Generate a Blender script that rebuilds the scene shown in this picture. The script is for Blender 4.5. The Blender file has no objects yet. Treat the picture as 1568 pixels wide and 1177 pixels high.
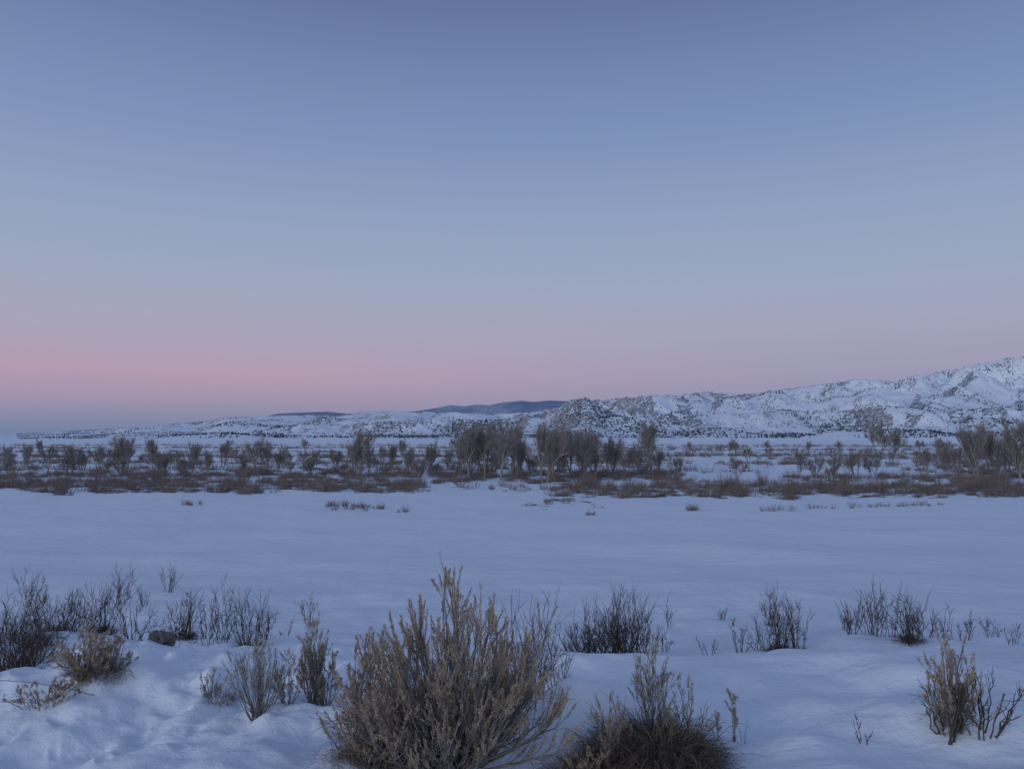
import bpy, math, random
import numpy as np
from mathutils import Vector
random.seed(7); rng=np.random.default_rng(7)
scene=bpy.context.scene
EYE=8.0
def lin(c):
    out=[]
    for v in c:
        v=v/255.0
        out.append(v/12.92 if v<=0.04045 else ((v+0.055)/1.055)**2.4)
    return tuple(out)+(1.0,)

# ------------------------------------------------------------ noise
def _h(ix,iy,s):
    n=(ix.astype(np.int64)*374761393+iy.astype(np.int64)*668265263+s*974634777)&0xffffffff
    n=((n^(n>>13))*1274126177)&0xffffffff
    n=((n^(n>>16))*2246822519)&0xffffffff
    return ((n^(n>>15))&0xffffff)/float(0x1000000)
def pn(x,y,s=0):
    x=np.asarray(x,float); y=np.asarray(y,float)
    ix=np.floor(x); iy=np.floor(y); fx=x-ix; fy=y-iy
    u=fx*fx*fx*(fx*(fx*6-15)+10); v=fy*fy*fy*(fy*(fy*6-15)+10)
    def g(dx,dy):
        a=_h(ix+dx,iy+dy,s)*2*math.pi
        return np.cos(a)*(fx-dx)+np.sin(a)*(fy-dy)
    a=g(0,0);b=g(1,0);c=g(0,1);d=g(1,1)
    return (a*(1-u)+b*u)*(1-v)+(c*(1-u)+d*u)*v
def fbm(x,y,o=4,s=0,gain=.5):
    r=0;a=1.0
    for i in range(o):
        r=r+a*pn(x*2**i,y*2**i,s+i*17); a*=gain
    return r
def ridged(x,y,o=5,s=0,gain=.42):
    r=0;a=1.0;t=0
    w=1.0
    for i in range(o):
        n=1-np.sqrt((pn(x*2.05**i,y*2.05**i,s+i*31)*2.0)**2+.006)
        n=np.clip(n,0,1)**1.6
        r=r+a*n*w; t+=a; w=np.clip(n*1.4,0.2,1); a*=gain
    return r/t
def sstep(a,b,x):
    t=np.clip((x-a)/(b-a),0,1); return t*t*(3-2*t)

# ------------------------------------------------------------ terrain
PY=np.array([.5,3,5,7,8.3,9.2,10.2,11.5,13,16,22,26,38,66,88,120,300,1000,3000,20000.])
PZ=np.array([-1.75,-1.9,-2.05,-2.2,-2.30,-2.50,-2.88,-3.22,-3.45,-3.9,-4.25,-4.5,-5.07,-5.6,-6.08,-6.5,-6.9,-7.8,-8,-8])
_l=np.linspace(math.log(.5),math.log(20000),4000)
_z=np.interp(_l,np.log(PY),PZ)
k=np.exp(-0.5*(np.arange(-60,61)/12.)**2); k/=k.sum()
_z=np.convolve(np.pad(_z,60,mode='edge'),k,'valid')
def prof(Y): return np.interp(np.log(np.maximum(Y,.5)),_l,_z)
def e_of(y):   # slope (rise over run) of a surveyed skyline
    return np.tan(np.arctan((588.5-np.asarray(y,float))/1220)+math.radians(4.05))
def az(x): return (np.asarray(x,float)-784)/1220
SK_main=np.array([[-800,670],[-200,667],[0,665],[60,663],[150,658],[200,655],[250,650],[300,647],[350,639],[385,638],[420,637],[470,635],[520,637],[560,630],[600,629],[640,631],[700,632],[760,634],[820,630],[860,624],[900,618],[930,612],[960,609],[1000,605],[1040,606],[1080,599],[1120,604],[1160,602],[1200,596],[1230,592],[1270,587],[1320,580],[1345,582],[1370,585],[1410,574],[1450,568],[1500,558],[1568,548],[1700,538],[2000,522],[2600,560]])
SK_near=np.array([[-800,677],[0,674],[150,669],[300,664],[380,660],[430,655],[470,648],[485,647],[520,652],[560,646],[620,648],[680,641],[740,644],[800,640],[850,627],[875,613],[895,608],[915,613],[945,628],[1000,636],[1060,629],[1130,634],[1200,628],[1280,631],[1350,622],[1450,630],[1568,620],[1800,620],[2600,640]])
SK_far=np.array([[-800,690],[330,690],[400,639],[425,633],[470,631],[500,630],[540,634],[600,632],[640,629],[665,625],[690,620],[710,622],[730,619],[750,620],[770,616],[800,613],[815,615],[840,613],[870,614],[900,619],[940,612],[980,614],[1100,640],[1300,690],[2600,690]])
BUMPS=[(-3.0,8.3,1.5,.20),(-4.6,8.8,1.2,.18),(-1.5,7.9,.9,.14),(-2.2,6.3,.6,.08),(-3.3,6.7,.5,.14),(-1.0,6.2,.35,.14),(-2.6,7.3,.35,.12),(-3.9,7.4,.4,.14),(-1.75,6.9,.3,.10),(-4.3,6.9,.5,.10),
       (.40,5.85,.33,.24),(.8,6.0,.40,.20),(1.5,6.5,.8,.12),(0.5,8.6,1.0,.08),(2.6,6.2,.5,.16),(3.1,5.95,.35,.15),(3.9,7,1.2,.14),(2.2,8,1.2,.12),(2.0,5.6,.3,.07),(4.4,8.2,1.3,.12),
       (-7.5,14,1.4,.30),(-5.2,14.5,1.2,.26),(-9.5,13,1.2,.3),(-3.6,15,1.,.2),(6.5,15,1.6,.18),(3.8,14.5,1.4,.18),(9,13.8,1.3,.18),(-8,21,2.2,.2),(-11,22,2,.2),(1.6,13.2,.9,.2)]
HC={}
def layer_raw(X,Y,sk,D,W0,W1,amp,sc,seed,wb):
    b=X/Y
    bw=b+pn(b*14,Y/900.,seed+5)*wb
    e=np.maximum(np.interp(bw,az(sk[:,0]),e_of(sk[:,1])),0)
    s=sstep(D-W0,D,Y)**0.85*(1-sstep(D,D+W1,Y)*.75)
    wx=X+pn(X/(sc*1.3),Y/(sc*1.3),seed+91)*sc*.45
    n=ridged(wx/sc,Y/(sc*1.25),5,seed)
    h=e*D*s*(1-amp+amp*1.25*n)
    return h,e,s
LAY=[(SK_main,6400,3300,2500,.62,1150,101,0.),(SK_near,3700,1250,900,.70,540,202,.004),(SK_far,12500,2500,2500,.10,3200,303,0.)]
bs=np.linspace(-1.5,1.5,1500)
for li,Lp in enumerate(LAY):
    D,W0,W1=Lp[1:4]; ys=np.linspace(D-W0*.95,D+W1,140)
    BB,YY=np.meshgrid(bs,ys); h,e,s=layer_raw(BB*YY,YY,*Lp)
    mx=(h/YY).max(0); c=np.clip(np.maximum(np.interp(bs,az(Lp[0][:,0]),e_of(Lp[0][:,1])),1e-5)/np.maximum(mx,1e-5),.5,2.5)
    kk=np.exp(-0.5*(np.arange(-30,31)/2.0)**2); kk/=kk.sum()
    HC[li]=np.convolve(np.pad(c,30,mode='edge'),kk,'valid')
def hills(X,Y):
    hh=np.zeros_like(X)
    for li,Lp in enumerate(LAY):
        h,e,s=layer_raw(X,Y,*Lp)
        h=h*np.interp(X/Y,bs,HC[li])+8.*sstep(0.,1.,s*3)*np.clip(e*90,0,1)
        hh=np.maximum(hh,h)
    fan=pn(X/900,Y/1500,9)*10*sstep(1500,3000,Y)*(1-sstep(4500,6500,Y))
    return (hh+np.clip(fan,0,20)*.6)*sstep(200,1500,Y)
def ground(X,Y):
    X=np.asarray(X,float);Y=np.asarray(Y,float); shp=X.shape
    X=X.ravel();Y=Y.ravel(); r=np.hypot(X,Y)
    z=EYE+prof(Y)
    m=r<45
    if m.any():
        x=X[m];y=Y[m];q=r[m]
        warp=fbm(x/9,y/9,2,3)*1.5*sstep(5,9,y)*(1-sstep(20,40,y))
        near=1-sstep(14,34,q)
        zz=EYE+prof(y+warp)+fbm(x/2.2,y/1.8,3,11)*.22*near*sstep(1.5,4,q)
        rough=np.exp(-((x+3)/2.6)**2-((y-7.0)/1.8)**2)
        zz=zz+fbm(x/.6,y/.6,3,14)*.12*(rough+.28*near*sstep(1.5,4,q))
        zz=zz+np.clip(pn(x/.33,y/.33,77)-.2,0,1)*.26*rough-np.clip(pn(x/.22,y/.22,79)-.28,0,1)*.28*rough
        z[m]=zz
    m=(r>8)&(r<3000)
    if m.any():
        x=X[m];y=Y[m];q=r[m]
        z[m]+=fbm(x/14,y/8,4,21)*.38*sstep(10,25,q)*(1-sstep(400,900,q))+fbm(x/60,y/40,2,23)*.35*sstep(95,180,y)*(1-sstep(2000,3000,q))
    for bx,by,br,bh in BUMPS: z=z+bh*np.exp(-((X-bx)**2+(Y-by)**2)/br**2)
    m=Y>210
    if m.any(): z[m]+=hills(X[m],Y[m])
    return z.reshape(shp)

def axis(a,b,n): return list(np.geomspace(a,b,n,endpoint=False))
R=np.array([.6,1.2,2,3]+axis(3.8,14,200)+axis(14,95,100)+axis(95,1500,90)+axis(1500,2400,25)+list(np.linspace(2400,7400,330))+axis(7600,16000,50)+[16000,19000])
side=list(36+144*np.linspace(0,1,60)[1:]**1.5)
TH=np.radians(np.array([-s for s in side[::-1]]+list(np.linspace(-36,36,1000))+side[:-1]))
nr,nt=len(R),len(TH)
RR,TT=np.meshgrid(R,TH,indexing='ij')
X=RR*np.sin(TT); Y=RR*np.cos(TT)
Z=ground(X,Y)
V=np.stack([X,Y,Z],-1).reshape(-1,3)
i=np.arange(nr-1)[:,None]; j=np.arange(nt)[None,:]; j2=(j+1)%nt
F=np.stack([i*nt+j+0*j,(i*nt+j2),((i+1)*nt+j2),((i+1)*nt+j)],-1).reshape(-1,4)
F=F[:,::-1]

def mesh_np(name,V,F,mat=None,smooth=False,obj=True):
    me=bpy.data.meshes.new(name)
    F=np.asarray(F,dtype=np.int32); n=F.shape[1]
    me.vertices.add(len(V)); me.vertices.foreach_set('co',np.asarray(V,np.float32).ravel())
    me.loops.add(F.size); me.loops.foreach_set('vertex_index',F.ravel())
    me.polygons.add(len(F)); me.polygons.foreach_set('loop_start',np.arange(0,F.size,n,dtype=np.int32))
    me.polygons.foreach_set('loop_total',np.full(len(F),n,np.int32))
    if smooth: me.polygons.foreach_set('use_smooth',np.ones(len(F),bool))
    me.update(calc_edges=True)
    if mat: me.materials.append(mat)
    if not obj: return me
    o=bpy.data.objects.new(name,me); scene.collection.objects.link(o); return o

# ------------------------------------------------------------ materials
def newmat(name):
    m=bpy.data.materials.new(name); m.use_nodes=True
    nt_=m.node_tree; p=nt_.nodes['Principled BSDF']; return m,nt_,p
def N(t,ty,**kw):
    n=t.nodes.new(ty)
    for k_,v in kw.items(): setattr(n,k_,v)
    return n
def mixc(t,f,a,b):
    n=N(t,'ShaderNodeMix',data_type='RGBA')
    for sock,v in ((n.inputs[0],f),(n.inputs[6],a),(n.inputs[7],b)):
        if hasattr(v,'links'): t.links.new(v,sock)
        else: sock.default_value=v
    return n.outputs[2]
def mth(t,op,a,b=0.,c=None,clamp=False):
    n=N(t,'ShaderNodeMath',operation=op); n.use_clamp=clamp
    for idx,v in enumerate((a,b)+((c,) if c is not None else ())):
        if hasattr(v,'links'): t.links.new(v,n.inputs[idx])
        else: n.inputs[idx].default_value=v
    return n.outputs[0]
def mrange(t,v,a,b,c=0,d=1):
    n=N(t,'ShaderNodeMapRange'); n.interpolation_type='SMOOTHSTEP'
    t.links.new(v,n.inputs[0])
    for k_,x in zip((1,2,3,4),(a,b,c,d)): n.inputs[k_].default_value=x
    return n.outputs[0]
def noise(t,vec,scale,detail=4,rough=.55,stretch=None):
    if stretch:
        mp=N(t,'ShaderNodeMapping'); mp.inputs['Scale'].default_value=stretch
        t.links.new(vec,mp.inputs[0]); vec=mp.outputs[0]
    n=N(t,'ShaderNodeTexNoise'); n.inputs['Scale'].default_value=scale
    n.inputs['Detail'].default_value=detail; n.inputs['Roughness'].default_value=rough
    t.links.new(vec,n.inputs['Vector']); return n.outputs['Fac']

def ground_material():
    m,t,p=newmat('snow_ground')
    geo=N(t,'ShaderNodeNewGeometry'); pos=geo.outputs['Position']
    at=N(t,'ShaderNodeAttribute',attribute_name='scrub'); scr=at.outputs['Fac']
    ah=N(t,'ShaderNodeAttribute',attribute_name='hill'); hill=ah.outputs['Fac']
    ab=N(t,'ShaderNodeAttribute',attribute_name='bare'); bare=ab.outputs['Fac']
    af=N(t,'ShaderNodeAttribute',attribute_name='forest_haze'); forest_haze=af.outputs['Fac']
    snow=mixc(t,noise(t,pos,.35,3),(.79,.84,.91,1),(.85,.89,.94,1))
    n1=noise(t,pos,.8,4,.65,(.45,1,1)); 
    f1=mrange(t,mth(t,'ADD',n1,mth(t,'MULTIPLY',scr,.36)),.68,.80)
    f1=mth(t,'MULTIPLY',f1,mrange(t,scr,.05,.2))
    dirt_shade=mixc(t,noise(t,pos,.25,3),(.10,.085,.078,1),(.20,.17,.15,1))  # bare ground, plus occlusion shade under the scrub painted as dark colour
    c=mixc(t,f1,snow,dirt_shade)
    # hillside sagebrush speckle (separate plants in snow) and a few wind-bared patches
    v=N(t,'ShaderNodeTexVoronoi'); v.inputs['Scale'].default_value=.07
    t.links.new(pos,v.inputs['Vector'])
    dens=noise(t,pos,.0045,6,.66)
    d2=mth(t,'ADD',dens,mth(t,'MULTIPLY',bare,.45))
    thr=mrange(t,d2,.40,.90,.0,.66)
    fs=mrange(t,mth(t,'SUBTRACT',thr,v.outputs['Distance']),-.05,.12)
    fs=mth(t,'MULTIPLY',fs,.86)
    fn=noise(t,pos,.016,6,.72)
    fs2=mth(t,'MULTIPLY',mrange(t,mth(t,'ADD',fn,mth(t,'MULTIPLY',bare,.31)),.66,.86),.60)
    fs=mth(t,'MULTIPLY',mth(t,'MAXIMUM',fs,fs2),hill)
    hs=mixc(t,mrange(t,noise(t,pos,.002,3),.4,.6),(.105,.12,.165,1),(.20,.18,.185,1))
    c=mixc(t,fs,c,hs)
    c=mixc(t,mth(t,'MULTIPLY',forest_haze,mrange(t,noise(t,pos,.0012,5,.65),.36,.52,.65,.95)),c,(.19,.24,.37,1))  # far forested ridge, its base colour tinted bluer to paint in distance haze
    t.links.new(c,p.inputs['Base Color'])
    p.inputs['Roughness'].default_value=.75
    p.inputs['Specular IOR Level'].default_value=.25
    b1=N(t,'ShaderNodeBump'); b1.inputs['Strength'].default_value=.6; b1.inputs['Distance'].default_value=.05
    t.links.new(noise(t,pos,7,6,.65),b1.inputs['Height'])
    b2=N(t,'ShaderNodeBump'); b2.inputs['Strength'].default_value=.55; b2.inputs['Distance'].default_value=.2
    t.links.new(noise(t,pos,1.1,4,.5,(.6,1.3,1)),b2.inputs['Height']); t.links.new(b2.outputs[0],b1.inputs['Normal'])
    t.links.new(b1.outputs[0],p.inputs['Normal'])
    return m
def twig_material(name,c1,c2,rough=.85):
    m,t,p=newmat(name)
    g=N(t,'ShaderNodeNewGeometry')
    c=mixc(t,g.outputs['Random Per Island'],c1+(1,),c2+(1,))
    n=noise(t,g.outputs['Position'],9,2)
    c=mixc(t,mrange(t,n,.3,.7,0,.35),c,tuple(x*.6 for x in c1)+(1,))
    t.links.new(c,p.inputs['Base Color']); p.inputs['Roughness'].default_value=rough
    p.inputs['Specular IOR Level'].default_value=.2
    return m
M_ground=ground_material()
M_twig=twig_material('bare_twig_bark',(.07,.055,.05),(.155,.115,.095))
M_stem=twig_material('grey_woody_stem',(.17,.16,.155),(.36,.33,.30))
M_flow=twig_material('dried_flower_heads',(.33,.255,.19),(.60,.465,.34))
M_leafg=twig_material('grey_sage_leaves',(.30,.265,.22),(.50,.43,.35))
M_grass=twig_material('dry_grass_blades',(.12,.09,.065),(.36,.27,.18))
M_willow=twig_material('willow_scrub_twigs',(.14,.113,.105),(.30,.24,.21))
M_tree=twig_material('cottonwood_bark',(.19,.165,.155),(.42,.375,.34))
M_juniper=twig_material('juniper_foliage',(.05,.06,.085),(.11,.12,.145))

# ------------------------------------------------------------ valley scrub density (bearing x1000, distance)
STR=[(-900,-560,104,124,1.),(-600,-170,97,136,1.),(-170,-95,93,125,1.),(-95,15,104,116,.32),(-95,20,128,200,.85),
 (20,125,71,84,.6),(60,900,86,121,1.05),(15,60,96,104,.5),(15,200,128,185,.9),(200,340,127,133,.6),
 (-900,-60,142,164,.9),(-900,-60,176,204,.8),(-900,-30,228,268,.8),(-900,20,330,390,.8),(-900,150,500,600,.75),(-900,300,800,960,.7),
 (-60,200,210,300,.7),(60,250,340,420,.65),(200,340,165,172,.55),(260,420,228,262,.65),(190,330,190,200,.45),
 (340,560,130,152,.65),(200,900,350,420,.75),(300,900,300,330,.55),(180,900,600,720,.75),(200,900,1000,1200,.65),(430,560,208,235,.7),
 (555,900,122,250,.85),(-900,900,1350,1500,.6),(500,900,170,300,.6),(200,600,480,520,.6)]
def scrub(X,Y):
    shp=X.shape; X=X.ravel(); Y=Y.ravel(); out=np.zeros(len(X)); k_=(Y>60)&(Y<1700)&(np.abs(X/np.maximum(Y,1))<1.0)
    X=X[k_];Ys=Y[k_]; b=X/Ys*1000
    bw=b+fbm(X/18,Ys/18,3,61)*60
    s=np.zeros_like(Ys)
    for b0,b1,d0,d1,den in STR:
        th=(d1-d0); wob=1+fbm(b/60.,Ys*0+d0,3,71+int(d0))*.12
        Yw=Ys*wob
        m=sstep(b0-12,b0+12,bw)*(1-sstep(b1-12,b1+12,bw))*sstep(d0-th*.06,d0+th*.06,Yw)*(1-sstep(d1-th*.12,d1+th*.12,Yw))
        s=np.maximum(s,m*den)
    pat=fbm(b/24,np.log(Ys)*20,3,88)
    out[k_]=np.clip(s*(0.72+1.8*pat),0,1)
    return out.reshape(shp)

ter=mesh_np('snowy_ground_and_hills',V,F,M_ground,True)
S=scrub(X,Y)
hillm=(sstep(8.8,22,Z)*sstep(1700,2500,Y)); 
sm=ridged(X/240,Y/240,4,404)
aspect=np.gradient(Z,axis=1)/(np.gradient(TT,axis=1)*RR+1e-6)
bare=np.clip(aspect*1.8+.12,0,1)*.85+np.clip(sm-.5,0,1)*.8
b_=X/np.maximum(Y,1)
cone=np.exp(-((b_-az(912))/.020)**2)*sstep(2400,2900,Y)*(1-sstep(4200,4700,Y))
mid=sstep(az(520),az(620),b_)*(1-sstep(az(1050),az(1300),b_))*sstep(2400,2700,Y)*(1-sstep(4200,4700,Y))
bare=np.clip(bare+cone*.30+mid*.20,0,1)
bare*=1-.55*sstep(az(1150),az(1450),b_)*sstep(4300,5400,Y)
leftw=1-sstep(az(250),az(480),b_); bare*=1-.3*leftw
forest_haze=sstep(8800,9800,Y)
for nm,a in (('scrub',S),('hill',hillm),('bare',bare),('forest_haze',forest_haze)):
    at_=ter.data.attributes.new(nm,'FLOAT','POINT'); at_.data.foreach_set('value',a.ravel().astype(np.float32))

# ------------------------------------------------------------ masses of twigs (vectorised slender blades)
def blades(P,D,L,W):
    n=len(P); D=D/np.linalg.norm(D,axis=1,keepdims=True)
    r=rng.normal(size=(n,3)); s=np.cross(D,r); s/=np.linalg.norm(s,axis=1,keepdims=True)+1e-9
    a=P-s*W[:,None]/2; b=P+s*W[:,None]/2
    mid=P+D*(L*.55)[:,None]+rng.normal(size=(n,3))*(L*.05)[:,None]
    c=mid+s*W[:,None]*.36; d=mid-s*W[:,None]*.36
    e=P+D*L[:,None]+np.array([0,0,1])*(L*.06)[:,None]
    V=np.stack([a,b,c,d,e],1).reshape(-1,3)
    i=np.arange(n)[:,None]*5
    T=np.concatenate([i+[[0,1,2]],i+[[0,2,3]],i+[[3,2,4]]],1).reshape(-1,3)
    return V,T
def shrub_mass(name,cx,cy,h,w,per,wd,mat):
    n=len(cx); cz=ground(cx,cy)-.05
    idx=np.repeat(np.arange(n),per); m=len(idx)
    ang=rng.uniform(0,2*math.pi,m); rr=np.sqrt(rng.uniform(0,1,m))
    P=np.stack([cx[idx]+np.cos(ang)*rr*w[idx]*.32,cy[idx]+np.sin(ang)*rr*w[idx]*.32,cz[idx]],1)
    tilt=rr*.55
    D=np.stack([np.cos(ang)*tilt,np.sin(ang)*tilt,np.ones(m)],1)+rng.normal(size=(m,3))*.14
    L=h[idx]*rng.uniform(.5,1.05,m)*(1-.25*rr)
    V1,T1=blades(P,D,L,wd[idx]*rng.uniform(.7,1.3,m))
    t=rng.uniform(.3,.9,m); P2=P+D/np.linalg.norm(D,axis=1,keepdims=True)*(L*t)[:,None]
    D2=D+rng.normal(size=(m,3))*.55
    V2,T2=blades(P2,D2,L*rng.uniform(.2,.45,m),wd[idx]*.6)
    return mesh_np(name,np.vstack([V1,V2]),np.vstack([T1,T2+len(V1)]),mat)
def sample(n,dlo,dhi,blo=-.72,bhi=.72):
    u=rng.uniform(size=n); Yc=np.sqrt(dlo**2+u*(dhi**2-dlo**2)); b=rng.uniform(blo,bhi,n)
    Xc=b*Yc; k_=scrub(Xc,Yc)>rng.uniform(.12,1,n); return Xc[k_],Yc[k_]
cx,cy=sample(11500,68,168)
h=rng.uniform(.5,1.5,len(cx))*(1+.9*np.clip(fbm(cx/7,cy/7,2,5),-.5,1)); h[rng.uniform(size=len(cx))<.12]*=2.1; h[cy<86]*=.5
shrub_mass('willow_thicket',cx,cy,h,rng.uniform(1.0,2.4,len(cx)),30,rng.uniform(.025,.042,len(cx)),M_willow)
cx,cy=sample(10500,168,430)
h=rng.uniform(.8,2.2,len(cx)); h[rng.uniform(size=len(cx))<.12]*=2.0
shrub_mass('willow_thicket',cx,cy,h,rng.uniform(2.0,4,len(cx)),24,rng.uniform(.06,.10,len(cx)),M_willow)
cx,cy=sample(10500,430,1600)
h=rng.uniform(1.2,3.6,len(cx)); h[rng.uniform(size=len(cx))<.10]*=2.1
shrub_mass('willow_thicket',cx,cy,h,rng.uniform(6,12,len(cx)),14,rng.uniform(.25,.4,len(cx)),M_willow)

# junipers on hills (one mass of small ragged crowns)
n=120000
Yc=rng.uniform(2300,6600,n); b=rng.uniform(-.62,.75,n); Xc=b*Yc
dn=fbm(Xc/300,Yc/420,4,505)
lowbelt=.12*sstep(az(520),az(640),b)*(1-sstep(4200,4700,Yc))-.05*sstep(az(1200),az(1400),b)*sstep(4200,5000,Yc)
keep=(dn+rng.normal(size=n)*.18+lowbelt>.20); Xc,Yc=Xc[keep],Yc[keep]
zc=ground(Xc,Yc); keep=zc>18; Xc,Yc,zc=Xc[keep],Yc[keep],zc[keep]
n=len(Xc); sz=rng.uniform(1.6,4.6,n)
base=np.array([[1,0,.1],[.3,.95,0],[-.8,.6,.15],[-.8,-.6,0],[.3,-.95,.1],[.15,.1,1.5]])
jit=rng.uniform(.7,1.3,(n,6,1))
VJ=(np.stack([Xc,Yc,zc-.5],1)[:,None,:]+base[None]*jit*sz[:,None,None]).reshape(-1,3)
ii=np.arange(n)[:,None]*6
TJ=np.concatenate([ii+[[a,(a+1)%5,5]] for a in range(5)],1).reshape(-1,3)
mesh_np('juniper_woodland',VJ,TJ,M_juniper)

# ------------------------------------------------------------ tubes
class Builder:
    def __init__(s): s.V=[];s.F=[];s.n=0; s.BP=[];s.BD=[];s.BL=[];s.BW=[]
    def tube(s,pts,r0,r1):
        m=len(pts); d=(pts[-1]-pts[0]); 
        a=d.cross(Vector((.3,.7,.2))); 
        if a.length<1e-7: return
        a.normalize(); b=d.cross(a).normalized()
        for k_,p in enumerate(pts):
            r=r0+(r1-r0)*k_/(m-1)
            for q in range(3):
                an=q*2.0944; s.V.append(p+a*(r*math.cos(an))+b*(r*math.sin(an)))
        for k_ in range(m-1):
            o=s.n+k_*3
            for q in range(3): s.F.append((o+q,o+(q+1)%3,o+3+(q+1)%3,o+3+q))
        s.n+=m*3
    def leaf(s,p,d,l,w): s.BP.append(p[:]);s.BD.append(d[:]);s.BL.append(l);s.BW.append(w)
    def objs(s,name,mstem,mleaf,origin=Vector((0,0,0))):
        V=np.array([v[:] for v in s.V])-np.array(origin[:])
        o=mesh_np(name,V,np.array(s.F),mstem); o.location=origin
        if s.BP:
            LV,LT=blades(np.array(s.BP)-np.array(origin[:]),np.array(s.BD),np.array(s.BL),np.array(s.BW))
            l=mesh_np('flower_heads',LV,LT,mleaf); l.parent=o
        return o
def rv(s): return Vector((random.gauss(0,s),random.gauss(0,s),random.gauss(0,s)))
def bez(a,b,c,n,j=0):
    out=[]
    for k_ in range(n):
        t=k_/(n-1); p=a*(1-t)**2+b*2*t*(1-t)+c*t*t
        if j and 0<k_: p=p+rv(j)
        out.append(p)
    return out
def G(x,y): return float(ground(np.array([x]),np.array([y]))[0])
def at(x,d):  # survey bearing + distance -> point on the ground
    X_=(x-784)/1220*(d-.17 if d<40 else d); return Vector((X_,d,G(X_,d)))

# foliage shell bush: stems reach out to a dome, each stem end carries a spray of feathery heads
def leafy_bush(base,Rx,H,ncl,nterm,name='rabbitbrush',leaves=46,thick=.009,mleaf=None,fluff=1.0,peaks=None,term=.22,wild=.20,bot=.12,ry=.85,bare=.45):
    B=Builder()
    for c in range(ncl):
        a=random.uniform(0,2*math.pi); el=math.asin(min(1,bot+(1-bot)*random.random()**.9))
        rad=random.uniform(.62,.86) if random.random()<.8 else random.uniform(.35,.62)
        x=Rx*math.cos(el)*math.cos(a)*rad; y=Rx*ry*math.cos(el)*math.sin(a)*rad; z=H*math.sin(el)*rad
        if peaks: z*=peaks(x/Rx)
        Q=base+Vector((x,y,z))
        p0=base+Vector((x*.10+random.gauss(0,.02),y*.10+random.gauss(0,.02),-.08))
        p1=base+Vector((x*.62,y*.62,z*.35))
        pts=bez(p0,p1,Q,8,H*.007)
        B.tube(pts,thick*random.uniform(.6,1.3),thick*.36)
        outv=Vector((x,y,z*.6)); outv.normalize()
        cl=(outv*.6+Vector((0,0,.8))+rv(.22)).normalized()
        for k_ in range(nterm):
            i0=random.choice((3,4,5,6,6,7,7)); s=pts[i0]
            dr=cl+rv(wild); dr.normalize()
            L=H*term*random.uniform(.55,1.35)
            e=s+dr*L+Vector((0,0,L*.12)); mid=s+dr*L*.5+outv*L*.10+rv(L*.05)
            tp=bez(s,mid,e,5)
            B.tube(tp,thick*.26,thick*.12)
            for q in range(int(leaves*random.uniform(.3,1.5))):
                t=1-random.random()**1.15*(1-bare); i1=t*3.999; ib=int(i1); p=tp[ib].lerp(tp[ib+1],i1-ib)
                B.leaf(p+rv(.006*fluff*(1.25-t*.7)),dr+rv(.34),random.uniform(.010,.026)*fluff,random.uniform(.003,.0065)*fluff)
    for c in range(int(ncl*.3)):
        a=random.uniform(0,6.28); L=Rx*random.uniform(.4,.95)
        e=base+Vector((math.cos(a)*L,math.sin(a)*L,H*random.uniform(.05,.35)))
        pts=bez(base+Vector((0,0,-.05)),base+Vector((math.cos(a)*L*.5,math.sin(a)*L*.5,H*.3)),e,6,.01)
        B.tube(pts,thick*.7,thick*.15)
        for k_ in range(5):
            s=pts[random.randint(2,5)]; d=(rv(.6)+Vector((math.cos(a),math.sin(a),.3))).normalized()*H*.13
            B.tube([s,s+d*.5+rv(.005),s+d],thick*.2,thick*.1)
    return B.objs(name,M_stem,mleaf or M_flow,base)

def bare_shrub(base,Rx,H,n,name='bare_willow_shrub',thick=.007,side=5,mat=None):
    B=Builder()
    for c in range(n):
        a=random.uniform(0,6.283); rr=math.sqrt(random.random())
        x=Rx*rr*math.cos(a); y=Rx*rr*math.sin(a); f=random.uniform(.40,1.0)*(1-.22*rr)
        b0=base+Vector((x*.35,y*.35,-.08))
        Q=base+Vector((x*random.uniform(.8,1.5),y,H*f))+rv(H*.05)
        pts=bez(b0,base+Vector((x*random.uniform(.4,1.2),y*.75,H*f*.5)),Q,8,H*.017)
        B.tube(pts,thick*random.uniform(.6,1.2),thick*.25)
        for k_ in range(random.randint(side-2,side+3)):
            i0=random.randint(2,6); s=pts[i0]
            dr=((pts[i0+1]-pts[i0]).normalized()+rv(.5)+Vector((0,0,.15))).normalized()
            L=H*random.uniform(.12,.34); e=s+dr*L+Vector((0,0,L*.15)); m_=s+dr*L*.5+rv(L*.05)
            B.tube([s,m_,e],thick*.42,thick*.15)
            for w in range(random.randint(1,3)):
                d2=(dr+rv(.6)).normalized(); B.tube([m_,m_+d2*L*.4],thick*.25,thick*.12)
    return B.objs(name,mat or M_twig,None,base)

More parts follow.
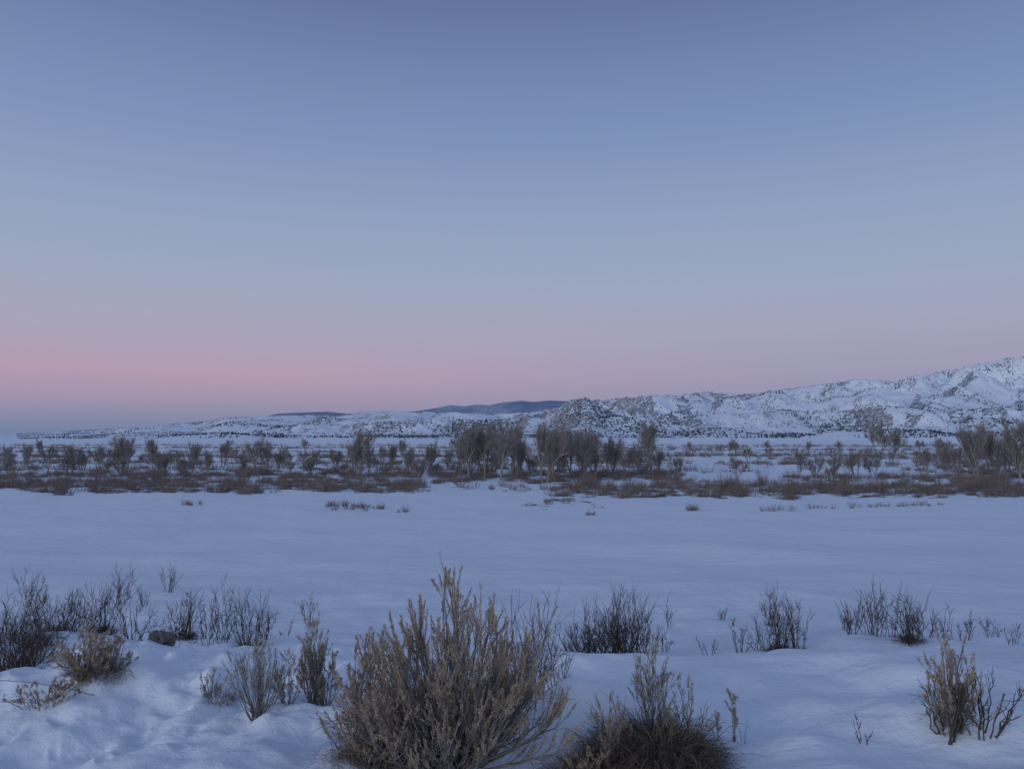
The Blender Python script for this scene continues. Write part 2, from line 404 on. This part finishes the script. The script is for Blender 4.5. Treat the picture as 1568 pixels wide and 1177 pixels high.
# messy dry grass: blades start anywhere in the clump and flop in any direction
def grass_clump(base,Rx,H,n,name='dry_grass_clump',w=.006,mat=None):
    Vs=[];Fs=[];o=0
    for q in range(int(n)):
        a=random.uniform(0,6.283); rr=Rx*math.sqrt(random.random())*random.uniform(.7,1.1)
        x=base.x+rr*math.cos(a); y=base.y+rr*math.sin(a); dome=max(0,1-(rr/Rx)**2)
        p0=Vector((x,y,base.z-.05+H*.55*dome*random.random()))
        b=a+random.gauss(0,.9); L=H*random.uniform(.4,1.3); up=random.uniform(.1,1.0)
        d=Vector((math.cos(b),math.sin(b),0))
        top=p0+d*L*.45+Vector((0,0,L*up)); e=p0+d*L*random.uniform(.7,1.1)+Vector((0,0,L*random.uniform(-.35,up)))
        s=Vector((-d.y,d.x,random.uniform(-.6,.6)))*w*random.uniform(.4,1.2)
        pts=bez(p0,top,e,5)
        for k_,p in enumerate(pts):
            f=1-.8*k_/4; Vs+= [p-s*f*.5,p+s*f*.5]
        for k_ in range(4): Fs.append((o+2*k_,o+2*k_+1,o+2*k_+3,o+2*k_+2))
        o+=10
    V=np.array([v[:] for v in Vs])-np.array(base[:]); ob=mesh_np(name,V,np.array(Fs),mat or M_grass); ob.location=base; return ob

# --- main rabbitbrush
def pk(u): return .95+.07*math.cos(u*10)+(.03 if abs(u+.02)<.24 else 0)-.04*(u>.25)
leafy_bush(at(695,5.2),.88,1.14,170,8,leaves=54,peaks=pk,thick=.011,term=.18,bot=.06)
leafy_bush(at(572,5.05),.24,.50,24,5,leaves=36,thick=.006)
leafy_bush(at(552,5.5),.18,.88,10,7,leaves=46,thick=.008,bot=.6,term=.16)
# --- others (bearing, distance, radius, height)
leafy_bush(at(478,6.55),.15,.72,20,7,name='sagebrush',leaves=46,mleaf=M_leafg,thick=.006,bot=.4)
leafy_bush(at(500,6.6),.2,.42,16,6,name='sagebrush',leaves=40,mleaf=M_flow,thick=.006,bot=.2)
leafy_bush(at(395,6.1),.30,.62,40,6,name='rabbitbrush',leaves=12,mleaf=M_leafg,thick=.005,bot=.4)
leafy_bush(at(440,6.3),.16,.40,14,5,name='rabbitbrush',leaves=26,mleaf=M_flow,thick=.005,bot=.3)
leafy_bush(at(130,6.6),.26,.46,34,6,name='sagebrush',leaves=40,mleaf=M_flow,thick=.006,wild=.45)
leafy_bush(at(165,6.8),.22,.34,20,6,name='sagebrush',leaves=36,mleaf=M_leafg,thick=.006,wild=.45)
leafy_bush(at(60,6.3),.36,.22,22,5,name='sagebrush',leaves=26,mleaf=M_flow,thick=.005,wild=.5)
leafy_bush(at(322,6.6),.12,.26,10,4,name='sagebrush',leaves=18,mleaf=M_leafg,thick=.006)
leafy_bush(at(1005,5.6),.18,.74,16,6,name='rabbitbrush',leaves=30,mleaf=M_leafg,thick=.006,bot=.45)
leafy_bush(at(1050,5.6),.20,.50,14,5,name='rabbitbrush',leaves=18,mleaf=M_leafg,thick=.005)
leafy_bush(at(935,5.25),.24,.44,20,5,name='rabbitbrush',leaves=26,mleaf=M_flow,thick=.006)
leafy_bush(at(900,5.1),.24,.24,12,5,name='rabbitbrush',leaves=26,mleaf=M_flow,thick=.006)
leafy_bush(at(1126,5.75),.04,.38,4,4,name='rabbitbrush',leaves=36,mleaf=M_leafg,thick=.004,bot=.8)
leafy_bush(at(1100,5.75),.05,.24,3,3,name='rabbitbrush',leaves=26,mleaf=M_leafg,thick=.004,bot=.8)
leafy_bush(at(1463,5.65),.24,.66,26,7,name='rabbitbrush',leaves=34,mleaf=M_flow,thick=.010,bot=.35,term=.18)
bare_shrub(at(1505,5.6),.22,.50,11,thick=.008)
bare_shrub(at(1450,5.6),.16,.46,10,thick=.010)
bare_shrub(at(1322,5.6),.05,.22,3,thick=.005,side=3)
bare_shrub(at(1140,5.7),.03,.24,3,thick=.003,side=2)
grass_clump(at(1000,5.35)+Vector((0,0,.02)),.40,.25,3000,mat=M_twig,w=.007)
grass_clump(at(1010,5.32)+Vector((0,0,.04)),.42,.26,1800)
grass_clump(at(905,5.15),.30,.20,1600)
grass_clump(at(565,5.15),.24,.22,800)
grass_clump(at(330,6.6),.16,.12,260)
grass_clump(at(150,6.7),.22,.18,500)
grass_clump(at(1475,5.7),.12,.10,120)
bare_shrub(at(700,5.25),.60,.60,44,name='dead_brush',thick=.011,side=7,mat=M_stem)

# --- bare shrubs: bearing, distance, radius, height, stems
L=[(20,7.6,.42,.62,34),(60,7.9,.30,.45,20),(-30,7.2,.4,.6,24),(5,8.4,.5,.75,22),(45,8.3,.3,.55,14),
 (50,21,.45,1.15,12),(75,21,.2,.5,6),(115,20,.3,.65,8),(190,20,.42,1.1,12),(225,20,.25,.65,7),(262,21.5,.3,.85,10),(290,20,.2,.4,5),(475,19.5,.35,.7,8),(420,19,.15,.5,3),
 (70,14.4,.5,.85,13),(95,14.2,.5,.85,18),(130,14,.4,.9,14),(160,14.2,.45,1.1,18),(205,14,.4,.85,12),(230,15,.3,.6,6),(285,14,.4,.9,18),(320,14.3,.35,.75,10),(345,14,.4,.95,12),(385,13.6,.38,1.15,20),(410,14.5,.25,.85,8),(250,15.5,.5,.4,6),(310,13.4,.5,.5,8),(350,13.2,.3,.35,6),
 (60,13,.6,.7,14),(20,13,.6,.8,14),(0,14,.6,.9,12),(440,16,.2,.4,4),
 (905,12.6,.42,1.0,34),(880,12.4,.34,.9,18),(930,12.6,.34,.9,18),(955,12.4,.38,1.3,44),(985,12.6,.24,.85,14),(1015,14,.12,.45,5),(1022,17,.12,.75,4),(1105,18,.2,.4,6),(1118,17,.1,.3,3),
 (1085,13.4,.3,.4,4),(1132,13.4,.15,.5,6),(1175,17,.16,.95,10),(1165,13.5,.34,.85,10),(1192,13.2,.38,1.1,20),(1218,13.5,.3,.9,12),
 (1300,14.2,.32,.65,12),(1335,14.0,.38,1.02,17),(1360,14,.25,.7,8),(1390,13.4,.36,1.05,18),(1412,13.8,.25,.8,9),(1438,14.2,.22,.8,8),(1472,14.3,.15,.4,5),(1515,15.5,.22,.6,7),(1478,16.5,.12,.5,4),(1545,13,.2,.4,5),(1600,13,.4,.7,10),(1290,15,.15,.4,4),
 (803,6.9,.16,1.12,10),(825,6.6,.10,1.15,6),(850,6.4,.14,.75,6),(790,6.8,.2,.95,6)]
for x,d,r_,h_,n_ in L:
    bare_shrub(at(x,d),r_*.9,h_,n_,thick=.0085 if d>12 else .0055)
for x,d,r_ in ((905,12.5,.42),(955,12.3,.4),(982,12.5,.25),(880,12.5,.35),(1190,13.2,.2),(160,14.1,.25),(385,13.6,.22),(95,14.2,.3),(285,14,.2),(1390,13.4,.2),(20,7.5,.3),(60,13.2,.35)):
    grass_clump(at(x,d),r_,.26,260,w=.012,mat=M_twig)
# --- small tufts on the field
tx=[];ty=[]
for x,d,n_,sp in ((550,69,26,2.0),(295,72,5,.6),(625,64,3,.4),(903,62,3,.3),(1058,65,8,.35),(505,72,3,.8)):
    X0=(x-784)/1220*d
    tx+=list(X0+rng.normal(size=n_)*sp*.8); ty+=list(d+rng.normal(size=n_)*sp*.6)
for x in range(1165,1440,9):
    if random.random()<.7:
        d=63+(x-1165)*.022+random.gauss(0,.7); tx.append((x-784)/1220*d); ty.append(d)
tx=np.array(tx);ty=np.array(ty)
shrub_mass('field_grass_tufts',tx,ty,rng.uniform(.4,.9,len(tx)),rng.uniform(.3,.9,len(tx)),26,np.full(len(tx),.022),M_willow)

# ------------------------------------------------------------ cottonwoods
def tree_mesh(seed,H=8.0,spread=.30,stems=3,lean=.22,bl=8):
    random.seed(seed); B=Builder(); P=[];D=[];Ls=[];W=[]
    def br(p,d,L,r,lv):
        n=5; pts=[p]; dd=d.copy()
        for k_ in range(n):
            dd=(dd+rv(.09)+Vector((0,0,.07))).normalized(); pts.append(pts[-1]+dd*(L/n))
        B.tube(pts,r,r*.5)
        if lv==3:
            for k_ in range(bl):
                s=pts[random.randint(1,n)]; P.append(s[:]); D.append((dd+rv(.42)+Vector((0,0,.28)))[:]); Ls.append(L*random.uniform(.6,1.5)); W.append(.025)
            return
        for k_ in range((6,5,5)[lv]):
            i0=random.randint(2 if lv else 1,n); s=pts[i0]
            nd=(dd*.8+rv(spread)+Vector((0,0,.22))).normalized()
            br(s,nd,L*random.uniform(.50,.82)*(1.12-.08*i0),r*.56,lv+1)
    for s in range(stems):
        a=random.uniform(0,6.28); d=Vector((math.cos(a)*lean,math.sin(a)*lean,1)).normalized()
        br(Vector((math.cos(a)*.35,math.sin(a)*.35,-.2)),d,H*.48*random.uniform(.75,1.15),.22/(stems**.4),0)
    V1=np.array([v[:] for v in B.V]); F1=np.array(B.F)
    T1=np.concatenate([F1[:,[0,1,2]],F1[:,[0,2,3]]])
    V2,T2=blades(np.array(P),np.array(D),np.array(Ls),np.array(W))
    Vt=np.vstack([V1,V2]); Vt*=H/np.percentile(Vt[:,2],97.5)
    return mesh_np('cottonwood_%d'%seed,Vt,np.vstack([T1,T2+len(V1)]),M_tree,obj=False)
TM=[tree_mesh(11,8,.42,2),tree_mesh(12,8,.44,1,.1,11),tree_mesh(13,8,.52,3,.4,7),tree_mesh(14,8,.48,1,.1,11),tree_mesh(15,8,.44,4,.35,5),tree_mesh(16,8,.38,2,.3,6),tree_mesh(17,8,.58,2,.3,7)]
random.seed(99)
T=[(75,165,5.8),(108,160,5.4),(130,170,4.6),(160,170,5.4),(183,160,7.2),(197,175,7),(235,190,6),(290,140,5.4),(322,150,4.4),(340,190,5.5),(395,165,6.2),(412,170,6.3),(440,200,4.8),
(262,165,4.0),(378,150,3.8),(480,170,4.4),(515,160,4.6),(545,150,7.2),(566,170,6.8),(600,160,5.4),(625,150,4.4),(652,160,5.4),(705,150,7.2),(722,140,8.2),(745,140,8.6),(758,165,9.4),(777,150,9.0),(800,150,6.8),(832,124,8.0),(850,135,8.2),(868,140,7.8),(885,130,7.8),(903,140,7.0),(925,150,6.6),(955,160,6),(975,170,5.6),
(1000,190,10.2),(990,205,9.4),(1345,320,13),(1371,330,12),(1225,142,4.6),(1250,145,3.8),(1310,142,4.9),(1336,145,5),(1450,180,6.4),(1495,138,8.8),(1515,150,8.6),(1535,160,6.4),(1560,140,9.4),(1590,140,8),(1118,420,7.5),(1130,430,7),(1420,170,4.4),(20,170,4.2),(-30,160,6),(40,180,5.2),(1470,150,5.5),(715,160,8.2),(735,155,8.8),(842,128,7.0),(765,135,7.4),(790,140,7.8),(700,175,7.4),(860,170,8),(895,165,7.8),(912,135,5.6),(940,150,6.0),
(1060,450,6),(1175,500,7),(1240,420,6.5),(1290,480,7),(1410,380,7),(1440,360,7.5),(1480,330,8),(1530,300,8),(350,330,7),(470,360,7),(620,340,7),(230,400,7),(60,360,7)]
for q,(x,d,h_) in enumerate(T):
    x+=random.uniform(-5,5)
    o=bpy.data.objects.new('bare_cottonwood_tree',TM[random.randrange(7)]); scene.collection.objects.link(o)
    p=at(x,d); o.location=p; o.rotation_euler=(0,0,random.uniform(0,6.28)); s=h_/8; o.scale=(s*random.uniform(.72,1.0),s*random.uniform(.72,1.0),s*random.uniform(.98,1.12))
ux,uy=sample(900,120,330)
V0=[]; F0=[]; off=0
for mi_ in (1,3,5):
    me=TM[mi_]; co=np.empty(len(me.vertices)*3,np.float32); me.vertices.foreach_get('co',co); co=co.reshape(-1,3)
    fi=np.empty(len(me.loops),np.int32); me.loops.foreach_get('vertex_index',fi); fi=fi.reshape(-1,3)
    sel=rng.choice(len(ux),min(60,len(ux)),replace=False)
    for q in sel:
        a=random.uniform(0,6.28); s=random.uniform(.2,.6); c_,s_=math.cos(a),math.sin(a)
        Rm=np.array([[c_,-s_,0],[s_,c_,0],[0,0,1]])
        V0.append(co@Rm.T*np.array([s*1.0,s*1.0,s])+np.array([ux[q],uy[q],G(ux[q],uy[q])])); F0.append(fi+off); off+=len(co)
mesh_np('young_cottonwood_grove',np.vstack(V0),np.vstack(F0),M_tree)

# ------------------------------------------------------------ rock
def rock(base,sx,sy,sz):
    import bmesh
    bm=bmesh.new(); bmesh.ops.create_icosphere(bm,subdivisions=4,radius=1)
    for v in bm.verts:
        c=v.co; n=fbm(np.array([c.x*1.3+c.z]),np.array([c.y*1.3-c.z]),4,77)[0]
        v.co=Vector((c.x*sx,c.y*sy,c.z*sz))*(1+.75*n)
    me=bpy.data.meshes.new('rock'); bm.to_mesh(me); bm.free()
    m,t,p=newmat('rock_stone'); g=N(t,'ShaderNodeNewGeometry')
    t.links.new(mixc(t,noise(t,g.outputs['Position'],14,5),(.05,.045,.045,1),(.16,.12,.12,1)),p.inputs['Base Color'])
    me.materials.append(m); o=bpy.data.objects.new('rock',me); scene.collection.objects.link(o); o.location=base
# the boulder pokes out of the snow on the crest of the berm
rock(at(247,8.6)+Vector((0,0,.02)),.11,.10,.10)

# ------------------------------------------------------------ barbed wire fence, strands sinking into the snow
def wire_fence():
    root=bpy.data.objects.new('barbed_wire_fence',None); scene.collection.objects.link(root)
    mw,t,p=newmat('rusty_wire'); p.inputs['Base Color'].default_value=(.05,.045,.045,1); p.inputs['Roughness'].default_value=.6
    A=Vector((-5.2,6.0,0)); Bp=Vector((-2.9,6.5,0))
    for k_,(za,zb) in enumerate(((1.97,2.26),(1.80,2.20))):
        B=Builder(); pts=[]
        for q in range(41):
            t_=q/40; p_=A.lerp(Bp,t_)
            pts.append(Vector((p_.x,p_.y,EYE-za-(zb-za)*t_**4)))
        for q in range(40): B.tube([pts[q],pts[q+1]],.0026,.0026)
        for q in range(2,40,3):
            p_=pts[q]
            for z_ in (1,-1): B.tube([p_,p_+Vector((.010*z_,.004,.020))],.002,.001)
        o=B.objs('wire_strand_%d'%k_,mw,None); o.parent=root
    B=Builder(); z0=G(A.x,A.y)
    B.tube([Vector((A.x,A.y,z0-.3)),Vector((A.x+.01,A.y,z0+.3)),Vector((A.x+.02,A.y,z0+.55))],.04,.035)
    o=B.objs('post',M_stem,None); o.parent=root
wire_fence()

# ------------------------------------------------------------ world
w=bpy.data.worlds.new('World'); scene.world=w; w.use_nodes=True; t=w.node_tree; t.nodes.clear()
out=N(t,'ShaderNodeOutputWorld'); tc=N(t,'ShaderNodeTexCoord'); sep=N(t,'ShaderNodeSeparateXYZ')
t.links.new(tc.outputs['Generated'],sep.inputs[0])
el=mth(t,'DIVIDE',mth(t,'ARCSINE',sep.outputs[2]),math.pi/2)
def ramp(stops):
    r=N(t,'ShaderNodeValToRGB'); t.links.new(mth(t,'ADD',el,.02),r.inputs[0])
    els=r.color_ramp.elements
    for q,(d,c) in enumerate(stops):
        pos=min(1,d/90+.02)
        e=els[q] if q<2 else els.new(pos)
        e.position=pos; e.color=lin(c)
    return r.outputs[0]
left=ramp([(-1.5,(107,124,160)),(0.6,(112,128,162)),(1.6,(134,137,166)),(3.0,(161,147,171)),(4.6,(176,154,175)),(7.0,(168,161,182)),(10.5,(156,165,189)),(15.2,(143,160,191)),(21.7,(122,142,182)),(30,(96,114,155)),(90,(64,83,130))])
right=ramp([(-1.5,(112,126,162)),(1.2,(124,134,167)),(3.0,(142,144,174)),(4.8,(156,153,179)),(7.2,(159,160,185)),(10.5,(154,165,190)),(15.2,(142,160,191)),(21.7,(121,142,182)),(30,(96,114,155)),(90,(64,83,130))])
west=ramp([(-1.5,(178,174,180)),(3,(212,206,204)),(10,(198,205,218)),(25,(152,176,213)),(90,(64,83,130))])
c=mixc(t,mrange(t,sep.outputs[0],-.35,.5),left,right)
c=mixc(t,mrange(t,sep.outputs[1],.1,-.7),c,west)
bg=N(t,'ShaderNodeBackground'); t.links.new(c,bg.inputs[0]); bg.inputs[1].default_value=1.02
sky=N(t,'ShaderNodeTexSky',sky_type='NISHITA'); sky.sun_disc=False
sky.sun_elevation=math.radians(-3); sky.sun_rotation=math.radians(225); sky.altitude=1500
bg2=N(t,'ShaderNodeBackground'); t.links.new(sky.outputs[0],bg2.inputs[0]); bg2.inputs[1].default_value=.05
ad=N(t,'ShaderNodeAddShader'); t.links.new(bg.outputs[0],ad.inputs[0]); t.links.new(bg2.outputs[0],ad.inputs[1]); t.links.new(ad.outputs[0],out.inputs[0])

# afterglow (the sun has just set behind the viewer, to the left)
sd=bpy.data.lights.new('afterglow_sun','SUN'); sd.energy=.58; sd.angle=math.radians(18); sd.color=(.96,.97,1)
so=bpy.data.objects.new('afterglow_sun',sd); scene.collection.objects.link(so)
so.rotation_euler=(math.radians(78),0,math.radians(-45)); 

# ------------------------------------------------------------ camera
cd=bpy.data.cameras.new('camera'); cd.sensor_width=36; cd.lens=28.0; cd.clip_start=.1; cd.clip_end=40000
co_=bpy.data.objects.new('camera',cd); scene.collection.objects.link(co_); co_.location=(0,0,EYE); co_.rotation_euler=(math.radians(94.05),0,0)
scene.camera=co_
scene.view_settings.view_transform='Standard'; scene.view_settings.look='None'; scene.view_settings.exposure=0
